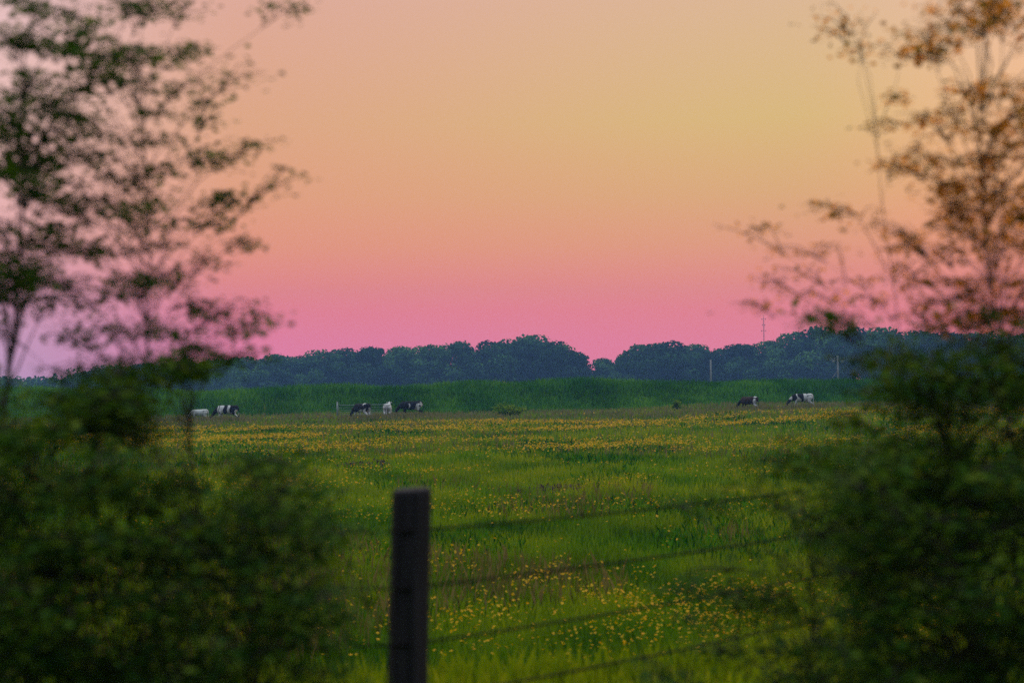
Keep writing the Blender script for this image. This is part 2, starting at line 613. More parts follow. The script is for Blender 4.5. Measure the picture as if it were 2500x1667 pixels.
TL = [  # px, top py, width px, distance, words
    (215, 905, 90, 540, 'low tree at the left tip of the far tree line, beyond the left bush'),
    (285, 890, 100, 530, 'far tree next to the left tip of the tree line, seen through the left bush'),
    (365, 884, 95, 520, 'far low tree behind the left bush, third from the left tip of the tree line'),
    (445, 880, 95, 525, 'far tree above the pale grey cow, behind the left bush'),
    (520, 874, 90, 515, 'far tree above the banded black and white cow on the left'),
    (600, 868, 90, 520, 'far tree at the edge of the left bush, just left of the even crowns'),
    (675, 860, 95, 510, 'broad even far tree left of the small dip in the tree line'),
    (735, 866, 60, 520, 'small far tree in the small dip left of the metal gate'),
    (790, 852, 80, 505, 'far tree rising straight above the post of the metal gate'),
    (850, 846, 85, 510, 'far round tree above the cow standing at the gate'),
    (915, 843, 85, 500, 'far tree straight above the middle of the metal gate'),
    (985, 842, 85, 505, 'far tree above the resting black cow beside the white one'),
    (1050, 838, 85, 495, 'far tree just left of the tallest crown of the middle group'),
    (1120, 828, 95, 490, 'far broad tree on the left shoulder of the tallest middle group'),
    (1195, 828, 90, 495, 'far tree above the small bush at the foot of the bank'),
    (1285, 814, 110, 500, 'tallest crown of the middle of the far tree line'),
    (1365, 829, 100, 490, 'far rounded tree sloping down to the gap in the tree line'),
    (1415, 862, 60, 485, 'low far tree on the left lip of the gap in the tree line'),
    (1468, 872, 60, 500, 'lowest small tree standing in the gap of the far tree line'),
    (1520, 868, 55, 490, 'low far tree on the right lip of the gap in the tree line'),
    (1565, 836, 95, 495, 'far domed tree rising just right of the gap in the tree line'),
    (1635, 829, 105, 490, 'top of the far domed group between the gap and the plain pole'),
    (1695, 838, 80, 500, 'far tree on the right flank of the domed group, left of the plain pole'),
    (1757, 848, 70, 505, 'far tree just right of the plain pole, left of the mast'),
    (1815, 836, 85, 500, 'far tree above the brown black cow, left of the mast foot'),
    (1880, 828, 80, 495, 'far tree right of the thin mast, on the rising slope of crowns'),
    (1940, 806, 85, 485, 'far tree above the right hand cow, lifting to the highest crowns'),
    (2005, 790, 100, 480, 'highest far tree, left end of the tall right group'),
    (2085, 793, 110, 485, 'tall far tree right of the pole with the cross arm'),
    (2165, 796, 105, 480, 'tall far tree third in the high right group'),
    (2240, 802, 100, 490, 'tall far tree at the edge of the right bush'),
    (2325, 806, 105, 485, 'tall far tree half hidden behind the right bush'),
    (2410, 806, 105, 490, 'tall far tree deep behind the leaves of the right bush'),
    (2500, 810, 110, 485, 'tall far tree at the right edge of the photo'),
]
for i, (px, py, wpx, dist, words) in enumerate(TL):
    top = P(px, py, dist)
    bx, by = top.x, dist
    bz = float(gh(bx, by))
    hgt = top.z - bz + 0.3
    wid = wpx * dist / F * (1.6 if wpx > 60 else 1.5)
    t = thing('broadleaf_tree', words, 'tree', (bx, by, bz), rng.uniform(0, 6.28), 'trees of the far tree line')
    cr = obj('crown', CROWNS[i % 7], None, t)
    cr.scale = (wid, wid, hgt * 1.02)
    tr = obj('trunk', TRUNKS[i % 3], None, t)
    tr.scale = (wid * 0.8, wid * 0.8, hgt)

# lower undergrowth and the mass of the wood between and behind those crowns
pts, shs, nrm = [], [], []
r = np.random.default_rng(77)
prof_x = [t[0] for t in TL]
prof_y = [t[1] for t in TL]
for k in range(520):
    px = r.uniform(175, 2620)
    dist = r.uniform(478, 600)
    ty = np.interp(px, prof_x, prof_y) + r.uniform(16, 70)
    topz = P(px, ty, dist).z
    X0 = P(px, ty, dist).x
    q = r.uniform(1.8, 3.6)
    m_ = 190
    d = r.normal(0, 1, (m_, 3))
    d /= np.linalg.norm(d, axis=1)[:, None]
    cc = np.array([X0, dist, max(1.5, topz - q * 0.8) if k < 330 else r.uniform(2.5, 7.5)])
    pts.append(cc + d * (q * r.uniform(0.7, 1.1, m_))[:, None] * np.array([1.2, 1.2, 0.85]))
    nrm.append(d)
    shs.append(np.full(m_, r.uniform(0.0, 0.7)) + r.uniform(-.2, .3, m_))
pts = np.concatenate(pts)
v, f = leaf_quads(pts, r.uniform(0.6, 1.1, len(pts)), wide=0.8, out_n=np.concatenate(nrm))
obj('woodland', mesh_np('woodland', v, f, {'rnd': np.repeat(np.clip(np.concatenate(shs), 0, 1), 4)}), M_far, kind='stuff',
    label='dense dark undergrowth and inner wood between the trunks of the far tree line', category='woodland')
# the far-off wood on the left horizon
pts = []
for k in range(200):
    X0 = r.uniform(-430, -170)
    q = r.uniform(3, 6)
    m_ = 90
    d = r.normal(0, 1, (m_, 3))
    d /= np.linalg.norm(d, axis=1)[:, None]
    pts.append(np.array([X0 * 0.8, 600 + r.uniform(0, 40), 2.0 + r.uniform(0, 2.6)]) + d * q * np.array([1.5, 1, 0.75]))
pts = np.concatenate(pts)
v, f = leaf_quads(pts, r.uniform(1.2, 2.2, len(pts)), wide=0.8)
obj('distant_woodland', mesh_np('distant_woodland', v, f, {'rnd': np.repeat(r.uniform(0, 1, len(pts)), 4)}), M_far, kind='stuff',
    label='faint blue strip of woodland on the left horizon', category='woodland')


# ------------------------------------------------------------------ small field bushes
def clump_bush(name, label, px, dist, wd, hg, mat, nleaf=1600, ls=0.16, cat='bush', spiky=False):
    p = P(px, 900, dist)
    bz = float(gh(p.x, dist))
    t = thing(name, label, cat, (p.x, dist, bz))
    b = MB()
    tips = []
    for k in range(16):
        a = random.uniform(0, 6.28)
        rr = random.uniform(0.2, 1) * wd / 2
        tip = (math.cos(a) * rr, math.sin(a) * rr, hg * random.uniform(0.55, 1.0) * (1 - 0.45 * (rr / (wd / 2)) ** 2))
        b.tube([(0, 0, -0.05), (tip[0] * .35, tip[1] * .35, tip[2] * .55), tip], [0.03, 0.02, 0.006], 5)
        tips.append(tip)
    obj('stem', b.mesh('stem'), M_bark, t)
    tips = np.array(tips)
    ii = rng.integers(0, len(tips), nleaf)
    tt = rng.uniform(0.25, 1.05, nleaf)[:, None]
    pts = tips[ii] * tt + rng.normal(0, 1, (nleaf, 3)) * np.array([wd * .07, wd * .07, hg * .08])
    pts[:, 2] = np.maximum(0.03, pts[:, 2])
    v, f = leaf_quads(pts, rng.uniform(ls * .6, ls * 1.3, nleaf), wide=0.35 if spiky else 0.6)
    obj('foliage', mesh_np('foliage', v, f, {'rnd': np.repeat(rng.uniform(0, 1, nleaf), 4)}), mat, t)


clump_bush('field_bush', 'low spiky dark green bush at the foot of the bank in mid field', 1240, 136, 2.9, 1.5, M_grass, 1500, 0.3, spiky=True)
clump_bush('young_shrub', 'small pale green shrub against the bank, left of the brown black cow', 1650, 140, 1.3, 1.1, M_grass, 900, 0.2)
clump_bush('dead_weed_patch', 'greyish brown dead weeds in the meadow beyond the wires, right of the post', 1345, 42, 2.6, 0.42, M_dry, 1500, 0.10, 'weeds')
clump_bush('dead_weed_patch', 'greyish brown dead weeds in the meadow, up and left of the post top', 905, 55, 3.0, 0.4, M_dry, 1500, 0.12, 'weeds')


# ------------------------------------------------------------------ metal field gate
gx0, gx1, gd = P(826, 990, 140).x, P(949, 990, 140).x, 140.0
gz = float(gh((gx0 + gx1) / 2, gd))
gate = thing('field_gate', 'pale metal field gate of thin bars standing behind the white cow', 'gate', ((gx0 + gx1) / 2, gd, gz))
hw = (gx1 - gx0) / 2
for sx, hh, nm in ((-1, 1.62, 'gate_post'), (1, 1.45, 'gate_post')):
    b = MB()
    b.tube([(sx * (hw + .1), 0, -0.3), (sx * (hw + .1), 0, hh)], 0.075, 10)
    b.tube([(sx * (hw + .1), 0, hh), (sx * (hw + .1), 0, hh + 0.03)], [0.085, 0.03], 10)
    obj(nm, b.mesh(nm), M_steel, gate)
for k, zz in enumerate((1.28, 1.02, 0.79, 0.58, 0.38, 0.2)):
    b = MB()
    rr = 0.03 if k == 0 else 0.018
    b.tube([(-hw, 0, zz), (hw, 0, zz + 0.03)], rr, 8)
    obj('bar', b.mesh('bar'), M_steel, gate)
for xx in (-hw + .02, 0.0, hw - .02):
    b = MB()
    b.tube([(xx, 0.03, 0.18), (xx, 0.03, 1.29)], 0.02, 8)
    obj('upright', b.mesh('upright'), M_steel, gate)


# ------------------------------------------------------------------ poles and mast
def pole(px, top_py, dist, label, cross):
    tp = P(px, top_py, dist)
    z0 = float(gh(tp.x, dist))
    hgt = tp.z - z0
    t = thing('utility_pole', label, 'pole', (tp.x, dist, z0))
    b = MB()
    b.tube([(0, 0, -0.5), (0, 0, hgt * .5), (0, 0, hgt)], [0.19, 0.17, 0.14], 10)
    obj('shaft', b.mesh('shaft'), M_pole, t)
    if cross:
        b = MB()
        b.box((0, 0.2, hgt - 0.75), (2.6, 0.14, 0.16))
        obj('cross_arm', b.mesh('cross_arm', False), M_pole, t)
        for sx in (-1.15, -0.55, 0.55, 1.15):
            b = MB()
            b.tube([(sx, 0.2, hgt - 0.67), (sx, 0.2, hgt - 0.58), (sx, 0.2, hgt - 0.5), (sx, 0.2, hgt - 0.36)], [0.03, 0.11, 0.07, 0.09], 8)
            obj('insulator', b.mesh('insulator'), M_steel, t)
        for sx in (-1, 1):
            b = MB()
            b.tube([(sx * .75, -0.05, hgt - 1.35), (sx * .75, -0.05, hgt - 1.3), (sx * .75, -0.05, hgt - .92), (sx * .75, -0.05, hgt - .86)], [0.12, 0.2, 0.2, 0.1], 10)
            obj('transformer', b.mesh('transformer'), M_steel, t)
        b = MB()
        b.tube([(0, 0, hgt * 0.62), (-3.4, 0.4, 0)], 0.05, 6)
        obj('stay', b.mesh('stay'), M_pole, t)


pole(1735, 878, 260, 'plain grey pole standing in front of the far domed trees, right of the gap', False)
pole(2045, 868, 255, 'grey pole with cross arm and fittings in front of the highest far trees', True)
pole(2170, 890, 330, 'short faint grey pole low in front of the tall right hand trees', False)
tp = P(1864, 768, 620)
mast = thing('radio_mast', 'thin dark mast rising above the far trees against the pink sky', 'mast', (tp.x, 620, 0))
b = MB()
for k in range(3):
    a = k * 2.094
    b.tube([(math.cos(a) * .32, math.sin(a) * .32, -0.5), (math.cos(a) * .18, math.sin(a) * .18, tp.z * .9), (0, 0, tp.z)], [0.07, 0.06, 0.05], 6)
for k in range(26):
    z = k * tp.z * .9 / 26
    a, a2 = (k % 3) * 2.094, ((k + 1) % 3) * 2.094
    b.tube([(math.cos(a) * .3, math.sin(a) * .3, z), (math.cos(a2) * .3, math.sin(a2) * .3, z + tp.z * .9 / 26)], 0.035, 4)
obj('lattice', b.mesh('lattice'), M_mast, mast)
for fz, ww in ((0.94, 1.6), (0.86, 1.2), (0.78, 1.9)):
    b = MB()
    b.tube([(-ww / 2, 0, tp.z * fz), (ww / 2, 0, tp.z * fz)], 0.07, 6)
    for sx in (-1, 1):
        b.tube([(sx * ww / 2, 0, tp.z * fz - .35), (sx * ww / 2, 0, tp.z * fz + .35)], 0.1, 6)
    obj('antenna', b.mesh('antenna'), M_mast, mast)


# ------------------------------------------------------------------ cows
def capsule(bm, p0, r0, p1, r1, n=14, flat=1.0, m=6):
    """tapered capsule between two points; flat squeezes it sideways (local y)"""
    p0, p1 = Vector(p0), Vector(p1)
    d = p1 - p0
    ln = d.length
    d.normalize()
    u = d.cross(Vector((0, 1, 0)))
    if u.length < 1e-3:
        u = Vector((0, 0, 1))
    u.normalize()
    v = d.cross(u)
    prof = []
    for k in range(m + 1):
        t = math.pi / 2 * (1 - k / m)
        prof.append((-math.sin(t) * r0, math.cos(t) * r0))
    for k in range(m + 1):
        t = math.pi / 2 * k / m
        prof.append((ln + math.sin(t) * r1, math.cos(t) * r1))
    rings = []
    for s_, q in prof[1:-1]:
        rings.append([bm.verts.new(p0 + d * s_ + u * math.cos(2 * math.pi * j / n) * q + v * math.sin(2 * math.pi * j / n) * q * flat) for j in range(n)])
    a = bm.verts.new(p0 + d * prof[0][0])
    z = bm.verts.new(p0 + d * prof[-1][0])
    for j in range(n):
        k = (j + 1) % n
        bm.faces.new((a, rings[0][k], rings[0][j]))
        bm.faces.new((z, rings[-1][j], rings[-1][k]))
        for A, B in zip(rings, rings[1:]):
            bm.faces.new((A[j], A[k], B[k], B[j]))


def cow_mesh(pose):
    bm = bmesh.new()
    cp = lambda *a, **k: capsule(bm, *a, **k)
    cp((-0.72, 0, 1.10), .29, (-0.1, 0, 1.02), .37, flat=0.86)        # barrel
    cp((-0.1, 0, 1.02), .37, (0.50, 0, 1.04), .33, flat=0.82)
    cp((-0.80, 0, 1.24), .17, (0.60, 0, 1.24), .14, flat=1.0)         # straight back line
    cp((-0.84, .17, 1.26), .09, (-0.55, .22, 1.25), .10)              # hip bones
    cp((-0.84, -.17, 1.26), .09, (-0.55, -.22, 1.25), .10)
    cp((0.45, 0, 1.0), .30, (0.72, 0, 0.95), .20, flat=0.8)           # brisket
    if pose == 'graze':
        neck = [(0.62, 0, 1.12, .22), (0.95, 0, 0.88, .15), (1.16, 0, 0.60, .125)]
        poll, muz = Vector((1.20, 0, 0.55)), Vector((1.36, 0, 0.17))
    else:
        neck = [(0.62, 0, 1.14, .23), (0.92, 0, 1.26, .16), (1.12, 0, 1.40, .13)]
        poll, muz = Vector((1.16, 0, 1.42)), Vector((1.50, 0, 1.18))
    for a, b_ in zip(neck, neck[1:]):
        cp(a[:3], a[3], b_[:3], b_[3], flat=0.7)
    mid = poll.lerp(muz, 0.5)
    cp(poll, .125, mid, .10, flat=0.9)
    cp(mid, .10, muz, .075, flat=0.95)
    for s_ in (-1, 1):
        e0 = poll + Vector((-0.02, s_ * .10, 0.03))
        cp(e0, .03, e0 + Vector((-0.05, s_ * .15, 0.01)), .035)       # ears
        # front leg
        dx = 0.10 * s_
        cp((0.46, s_ * .17, 0.92), .15, (0.47 + dx * .3, s_ * .19, 0.62), .09)
        cp((0.47 + dx * .3, s_ * .19, 0.62), .085, (0.47 + dx, s_ * .19, 0.36), .055)
        cp((0.47 + dx, s_ * .19, 0.36), .052, (0.46 + dx, s_ * .19, 0.08), .045)
        cp((0.46 + dx, s_ * .19, 0.07), .055, (0.49 + dx, s_ * .19, 0.03), .055)
        # hind leg: stifle forward, hock back
        cp((-0.72, s_ * .16, 1.02), .21, (-0.62 - dx * .3, s_ * .21, 0.72), .12)
        cp((-0.62 - dx * .3, s_ * .21, 0.72), .11, (-0.86 - dx, s_ * .20, 0.48), .06)
        cp((-0.86 - dx, s_ * .20, 0.48), .06, (-0.80 - dx, s_ * .20, 0.08), .045)
        cp((-0.80 - dx, s_ * .20, 0.07), .055, (-0.77 - dx, s_ * .20, 0.03), .055)
    cp((-0.97, 0, 1.30), .05, (-1.05, 0, 0.95), .035)                 # tail
    cp((-1.05, 0, 0.95), .03, (-1.03, 0, 0.55), .04)
    cp((-1.03, 0, 0.55), .05, (-1.02, 0, 0.40), .035)
    cp((-0.55, 0, 0.74), .15, (-0.35, 0, 0.76), .12)                  # udder
    me_ = bpy.data.meshes.new('body')
    bm.normal_update()
    bmesh.ops.recalc_face_normals(bm, faces=bm.faces)
    bm.to_mesh(me_)
    bm.free()
    o = bpy.data.objects.new('tmp', me_)
    C.objects.link(o)
    mo = o.modifiers.new('r', 'REMESH')
    mo.mode = 'VOXEL'
    mo.voxel_size = 0.028
    ms_ = o.modifiers.new('s', 'SMOOTH')
    ms_.factor = 0.6
    ms_.iterations = 5
    dg = bpy.context.evaluated_depsgraph_get()
    res = bpy.data.meshes.new_from_object(o.evaluated_get(dg))
    bpy.data.objects.remove(o)
    bpy.data.meshes.remove(me_)
    res.polygons.foreach_set('use_smooth', [True] * len(res.polygons))
    return res


def coat_mat():
    m_ = new_mat('cow_coat')
    t = m_.node_tree
    o = t.nodes.new('ShaderNodeOutputMaterial')
    b_ = t.nodes.new('ShaderNodeBsdfPrincipled')
    a = t.nodes.new('ShaderNodeAttribute')
    a.attribute_name = 'coat'
    nz = t.nodes.new('ShaderNodeTexNoise')
    nz.inputs['Scale'].default_value = 9
    co = t.nodes.new('ShaderNodeTexCoord')
    t.links.new(co.outputs['Object'], nz.inputs['Vector'])
    mx = t.nodes.new('ShaderNodeMix')
    mx.data_type = 'RGBA'
    mx.blend_type = 'MULTIPLY'
    mx.inputs[0].default_value = 0.25
    t.links.new(a.outputs['Color'], mx.inputs[6])
    t.links.new(nz.outputs[0], mx.inputs[7])
    t.links.new(mx.outputs[2], b_.inputs['Base Color'])
    b_.inputs['Roughness'].default_value = 0.85
    b_.inputs['Specular IOR Level'].default_value = 0.15
    t.links.new(b_.outputs[0], o.inputs[0])
    return m_


M_coat = coat_mat()
COW = {'graze': cow_mesh('graze'), 'stand': cow_mesh('stand')}
WH, BK, BR, GY, PK = (0.62, 0.60, 0.60), (0.012, 0.012, 0.016), (0.045, 0.026, 0.020), (0.50, 0.50, 0.50), (0.5, 0.36, 0.34)


def cow(px, dist, face, pose, base, patches, label, scale=1.0):
    p = P(px, 1000, dist)
    t = thing('cow', label, 'cow', (p.x, dist, float(gh(p.x, dist))), R(face), 'cows grazing in the meadow')
    me_ = COW[pose].copy()
    me_.name = 'body'
    n = len(me_.vertices)
    co = np.empty(n * 3, np.float32)
    me_.vertices.foreach_get('co', co)
    co = co.reshape(-1, 3)
    wob = np.stack([np.sin(co[:, 2] * 11 + px) + np.sin(co[:, 0] * 7 + 1), np.sin(co[:, 0] * 9 + px) * .7, np.sin(co[:, 0] * 13 + co[:, 1] * 8) * .8], 1) * 0.035
    col = np.tile(np.array(base), (n, 1))
    for c_, r_, k_ in patches:
        d = (((co + wob) - np.array(c_)) / np.array(r_))
        col[(d ** 2).sum(1) < 1] = k_
    udder = ((co - np.array((-.45, 0, .70))) / np.array((.3, .17, .14)))
    col[(udder ** 2).sum(1) < 1] = PK
    a = me_.attributes.new('coat', 'FLOAT_COLOR', 'POINT')
    a.data.foreach_set('color', np.concatenate([col, np.ones((n, 1))], 1).astype(np.float32).ravel())
    o = obj('body', me_, M_coat, t)
    o.scale = (scale,) * 3
    for s_ in (-1, 1):
        pass
    return t


cow(486, 133, 180, 'graze', (0.62, 0.62, 0.60), [((-.9, 0, 1.2), (.12, .4, .5), GY), ((1.2, 0, .45), (.3, .2, .2), GY), ((.2, 0, .9), (.14, .5, .22), GY)],
    'pale grey white cow grazing at the far left, beside the banded cow', 0.86)
cow(553, 131, 176, 'graze', BK, [((-.25, 0, 1.0), (.13, .6, .7), WH), ((.35, 0, 1.15), (.16, .6, .6), WH), ((.62, 0, .9), (.10, .5, .5), WH), ((-.85, 0, .7), (.18, .5, .4), WH), ((.46, 0, .4), (.25, .5, .35), WH), ((-.3, 0, .72), (.5, .3, .1), WH)],
    'black cow with upright white bands grazing at left, near the pale grey cow', 1.12)
cow(882, 129, 138, 'graze', BK, [((-.80, 0, .62), (.35, .5, .50), WH), ((-.55, 0, 1.40), (.13, .5, .22), WH), ((-.2, 0, .7), (.35, .5, .25), WH), ((.46, 0, .4), (.25, .5, .35), WH), ((-.90, .2, .95), (.2, .12, .3), BK), ((-.90, -.2, 1.0), (.2, .12, .4), BK)],
    'black cow with white hind legs turned partly away before the metal gate', 1.12)
cow(947, 132, 88, 'stand', (0.66, 0.64, 0.65), [((-.95, 0, .95), (.14, .07, .32), (0.42, 0.38, 0.40)), ((-.9, 0, 1.12), (.2, .09, .12), (0.42, 0.38, 0.40)), ((.7, 0, .9), (.5, .5, .3), GY)],
    'white cow seen from behind with its tail to us at the end of the gate', 1.04)
cow(1002, 137, 184, 'graze', BK, [((.12, 0, 1.0), (.07, .6, .22), WH), ((-.62, 0, .9), (.20, .5, .42), WH), ((-.86, 0, 1.08), (.12, .5, .28), WH), ((-.72, 0, .98), (.1, .6, .1), BK), ((1.33, 0, .25), (.08, .2, .1), WH)],
    'black cow with a white rump low in the grass right of the white cow', 1.16)
cow(1828, 131, 138, 'graze', BR, [((-.78, 0, .72), (.17, .6, .55), WH), ((-.72, 0, 1.36), (.12, .5, .10), WH), ((.9, 0, .8), (.4, .3, .3), BK)],
    'dark brown black cow with a white rear leg below the mast on the right')
cow(1957, 133, 172, 'graze', WH, [((.05, 0, 1.2), (.30, .6, .32), BK), ((-.10, 0, .8), (.13, .6, .35), BK), ((.62, 0, 1.1), (.26, .6, .5), BK), ((1.15, 0, .55), (.35, .3, .4), BK), ((-.55, 0, 1.42), (.12, .2, .06), BK)],
    'white cow with black saddle patches grazing furthest right', 1.05)


# ------------------------------------------------------------------ wire fence on the shoulder of the railway bank
A = P(990, 1190, 5.0)                       # head of the post in the photo
posts = [(-3.6, 4.95, 0.07), (A.x - 0.018, 5.0, 0.012), (3.4, 8.25, 0.16), (6.6, 11.2, -0.5)]
fence = thing('wire_fence', 'dark timber post and wire fence crossing the foreground', 'fence', (A.x, 5.0, 1.68))
ORG = Vector((A.x, 5.0, 1.68))


def post_mesh(hgt, rad, lean, seed):
    r = random.Random(seed)
    b = MB()
    n = 26
    rings = []
    zs = [-0.5, 0.0, 0.3, 0.6, 0.9, hgt - 0.05, hgt - 0.012, hgt]
    for i, z in enumerate(zs):
        k0 = len(b.v)
        for j in range(n):
            t = 2 * math.pi * j / n
            q = rad * (1 + 0.035 * math.sin(3 * t + seed) + 0.02 * math.sin(7 * t + z * 2 + seed)) * (1.06 - 0.06 * z / hgt)
            if j in (5, 14, 20):
                q *= 0.90 - 0.03 * r.random()
            if i == len(zs) - 1:
                q *= 0.93
            b.v.append((math.cos(t) * q + lean[0] * z, math.sin(t) * q + lean[1] * z, z + (0.004 * math.sin(t + 1) if i > 4 else 0)))
        rings.append(k0)
    for a, c_ in zip(rings, rings[1:]):
        for j in range(n):
            k = (j + 1) % n
            b.f.append((a + j, a + k, c_ + k, c_ + j))
    k = len(b.v)
    b.v.append((lean[0] * hgt, lean[1] * hgt, hgt + 0.002))
    for j in range(n):
        b.f.append((rings[-1] + j, rings[-1] + (j + 1) % n, k))
    return b.mesh('post', False)


WZ = [1.10, 0.905, 0.71, 0.515]             # wire heights on the post
wire_pts = []
for k, (x_, y_, dz) in enumerate(posts):
    top = 1.24
    o = obj('post', post_mesh(top, 0.069 if k == 1 else 0.06, (0.032, 0.0), k + 1), M_post, fence)
    o.location = Vector((x_, y_, 1.68 + dz)) - ORG
    for zz in WZ:
        b = MB()
        b.tube([(0.0, -0.062, zz - .012), (0.0, -0.078, zz - .01), (0.0, -0.078, zz + .01), (0.0, -0.062, zz + .012)], 0.0022, 5)
        s_ = obj('staple', b.mesh('staple'), M_wire, fence)
        s_.location = o.location + Vector((0.032 * zz, 0, 0))
for wi, zz in enumerate(WZ):
    b = MB()
    line = []
    for k in range(len(posts) - 1):
        p0 = Vector((posts[k][0] + .032 * zz, posts[k][1] - .073, 1.68 + posts[k][2] + zz)) - ORG
        p1 = Vector((posts[k + 1][0] + .032 * zz, posts[k + 1][1] - .073, 1.68 + posts[k + 1][2] + zz)) - ORG
        for j in range(14):
            t = j / 14
            q = p0.lerp(p1, t)
            q.z -= (0.05 if k == 1 else 0.03) * 4 * t * (1 - t)
            line.append(q)
    line.append(p1)
    b.tube(line, 0.0048, 6)
    obj('wire', b.mesh('wire'), M_wire, fence)


# ------------------------------------------------------------------ near shrubs and saplings beside the line
def maple_leaf(cen, size, seed):
    """one star shaped leaf"""
    r = random.Random(seed)
    m_ = []
    for k in range(10):
        a = k * math.pi / 5 + 0.3
        q = size * (1.0 if k % 2 == 0 else 0.42)
        m_.append((cen[0] + math.cos(a) * q, cen[1] + r.uniform(-.1, .1) * q, cen[2] + math.sin(a) * q))
    return m_


def near_plant(name, label, base, clumps, mat, leaf=0.055, per=60, stem_r=0.03, cat='shrub', twigs=7, trunk_top=None):
    """clumps: (world point, horizontal radius, vertical radius). Limbs run from the stem to every clump, twigs fan out, leaves sit on the twigs"""
    bx, by = base
    bz = float(gh(bx, by))
    O = Vector((bx, by, bz))
    t = thing(name, label, cat, O)
    b = MB()
    zmax = max(c_[0].z for c_ in clumps) - bz
    tt = trunk_top or Vector((bx, by, bz + zmax * 0.9))
    trunk = []
    for k in range(9):
        f_ = k / 8
        q = O.lerp(tt, f_) - O
        q.x += 0.05 * math.sin(f_ * 7 + bx * 3) * min(1, zmax / 3)
        trunk.append(q)
    b.tube([trunk[0] - Vector((0, 0, .1))] + trunk, [stem_r * 1.1] + [stem_r * (1 - 0.85 * k / 8) for k in range(9)], 7)
    pts, sz = [], []
    for c_, rh, rv in clumps:
        c0 = c_ - O
        zt = min(max(c0.z - 0.55 * (Vector((c0.x, c0.y, 0)) - Vector((trunk[4].x, trunk[4].y, 0))).length - 0.1, 0.1), zmax * 0.85)
        fi = min(8, max(0, zt / max(trunk[-1].z, .1) * 8))
        i0 = int(fi)
        s0 = trunk[i0].lerp(trunk[min(8, i0 + 1)], fi - i0)
        mid = s0.lerp(c0, 0.5) + Vector((random.uniform(-.06, .06), random.uniform(-.06, .06), random.uniform(-.02, .12)))
        b.tube([s0, mid, c0], [stem_r * .26, stem_r * .16, stem_r * .07], 5, cap=False)
        for k in range(twigs):
            d = Vector((random.gauss(0, 1), random.gauss(0, 1), random.gauss(0, 0.55))).normalized()
            e = c0 + Vector((d.x * rh * 1.35, d.y * rh * 1.35, d.z * rv * 1.5))
            s1 = mid.lerp(c0, random.uniform(0.4, 1))
            b.tube([s1, s1.lerp(e, .5) + Vector((0, 0, .02)), e], [0.0022, 0.0016, 0.0008], 4, cap=False)
            m_ = max(1, per // twigs)
            u = np.random.default_rng(random.randint(0, 10 ** 9))
            f_ = u.uniform(0.2, 1.08, m_)[:, None]
            pp = np.array(s1) * (1 - f_) + np.array(e) * f_ + u.normal(0, 1, (m_, 3)) * np.array([leaf * 1.3, leaf * 1.3, leaf * 0.45])
            pts.append(pp)
            sz.append(u.uniform(leaf * .6, leaf * 1.35, m_))
    obj('stem', b.mesh('stem'), M_bark, t)
    pts = np.concatenate(pts)
    sz = np.concatenate(sz)
    v, f = leaf_quads(pts, sz, up=0.35, wide=0.62)
    obj('foliage', mesh_np('foliage', v, f, {'rnd': np.repeat(rng.uniform(0, 1, len(pts)), 4)}), mat, t)
    return t


def CL(lst, d0, d1, s=1.0):
    o_ = []
    for e in lst:
        px, py, rx, ry = e
        d = random.uniform(d0, d1)
        o_.append((P(px, py, d), rx * s * d / F, ry * s * d / F))
    return o_


def fill(n, x0, x1, y0, y1, d0, d1, rx, ry, test=None):
    o_ = []
    while len(o_) < n:
        px, py = random.uniform(x0, x1), random.uniform(y0, y1)
        if test and random.random() > test(px, py):
            continue
        if 330 < px < 740 and 915 < py < 1090:      # a gap in the leaves towards the two left cows
            continue
        d = random.uniform(d0, d1)
        o_.append((P(px, py, d), rx * d / F * random.uniform(.6, 1.3), ry * d / F * random.uniform(.6, 1.3)))
    return o_


def base_at(px, d):
    p = P(px, 1000, d)
    return (p.x, d)


random.seed(23)
rng = np.random.default_rng(23)
# left: tall sapling, its dense side cut by the frame
la = CL([(60, 230, 70, 18), (20, 300, 70, 28), (60, 390, 60, 24), (110, 440, 70, 22), (120, 485, 80, 20), (40, 560, 90, 30), (60, 600, 90, 30), (50, 655, 80, 24), (60, 700, 60, 22),
         (240, 195, 60, 16), (140, 90, 80, 12), (210, 60, 60, 10), (100, 15, 90, 10), (20, 85, 40, 8), (240, 145, 60, 12), (90, 170, 60, 16)], 4.0, 4.8)
la += fill(18, -160, 130, 150, 860, 4.0, 4.9, 60, 24)
near_plant('sapling', 'tall dark leafy sapling at the left edge of the photo', base_at(20, 4.4), la, M_nearl, 0.030, 130, 0.016, 'tree')
lb = CL([(440, 215, 40, 18), (520, 250, 36, 16), (505, 290, 34, 18), (490, 370, 30, 22), (480, 395, 40, 12), (350, 425, 75, 14), (330, 460, 30, 10), (560, 472, 26, 12), (540, 510, 40, 12), (540, 545, 30, 14),
         (490, 632, 36, 16), (440, 690, 50, 14), (250, 692, 60, 12), (300, 722, 60, 16), (215, 740, 50, 20), (210, 800, 40, 40), (560, 740, 60, 14), (480, 750, 46, 16), (610, 765, 60, 18),
         (370, 15, 70, 10), (460, 115, 40, 8), (400, 150, 60, 12), (240, 380, 80, 16), (380, 270, 70, 12), (180, 520, 80, 18), (330, 560, 80, 12), (400, 610, 60, 10), (680, 425, 36, 10), (640, 340, 30, 8), (720, 12, 40, 8)], 4.3, 5.0)
lb += fill(66, -60, 600, -20, 820, 4.1, 5.0, 60, 12, lambda x, y: 1.0 if x < 480 else 0.4)
near_plant('sapling', 'thin open sapling with scattered leaf sprays left of the clear sky', base_at(330, 4.6), lb, M_nearl, 0.028, 60, 0.007, 'tree')
lc = CL([(500, 855, 90, 30), (430, 850, 70, 30), (560, 880, 60, 26), (290, 905, 80, 22), (600, 800, 50, 26)], 4.2, 4.9)
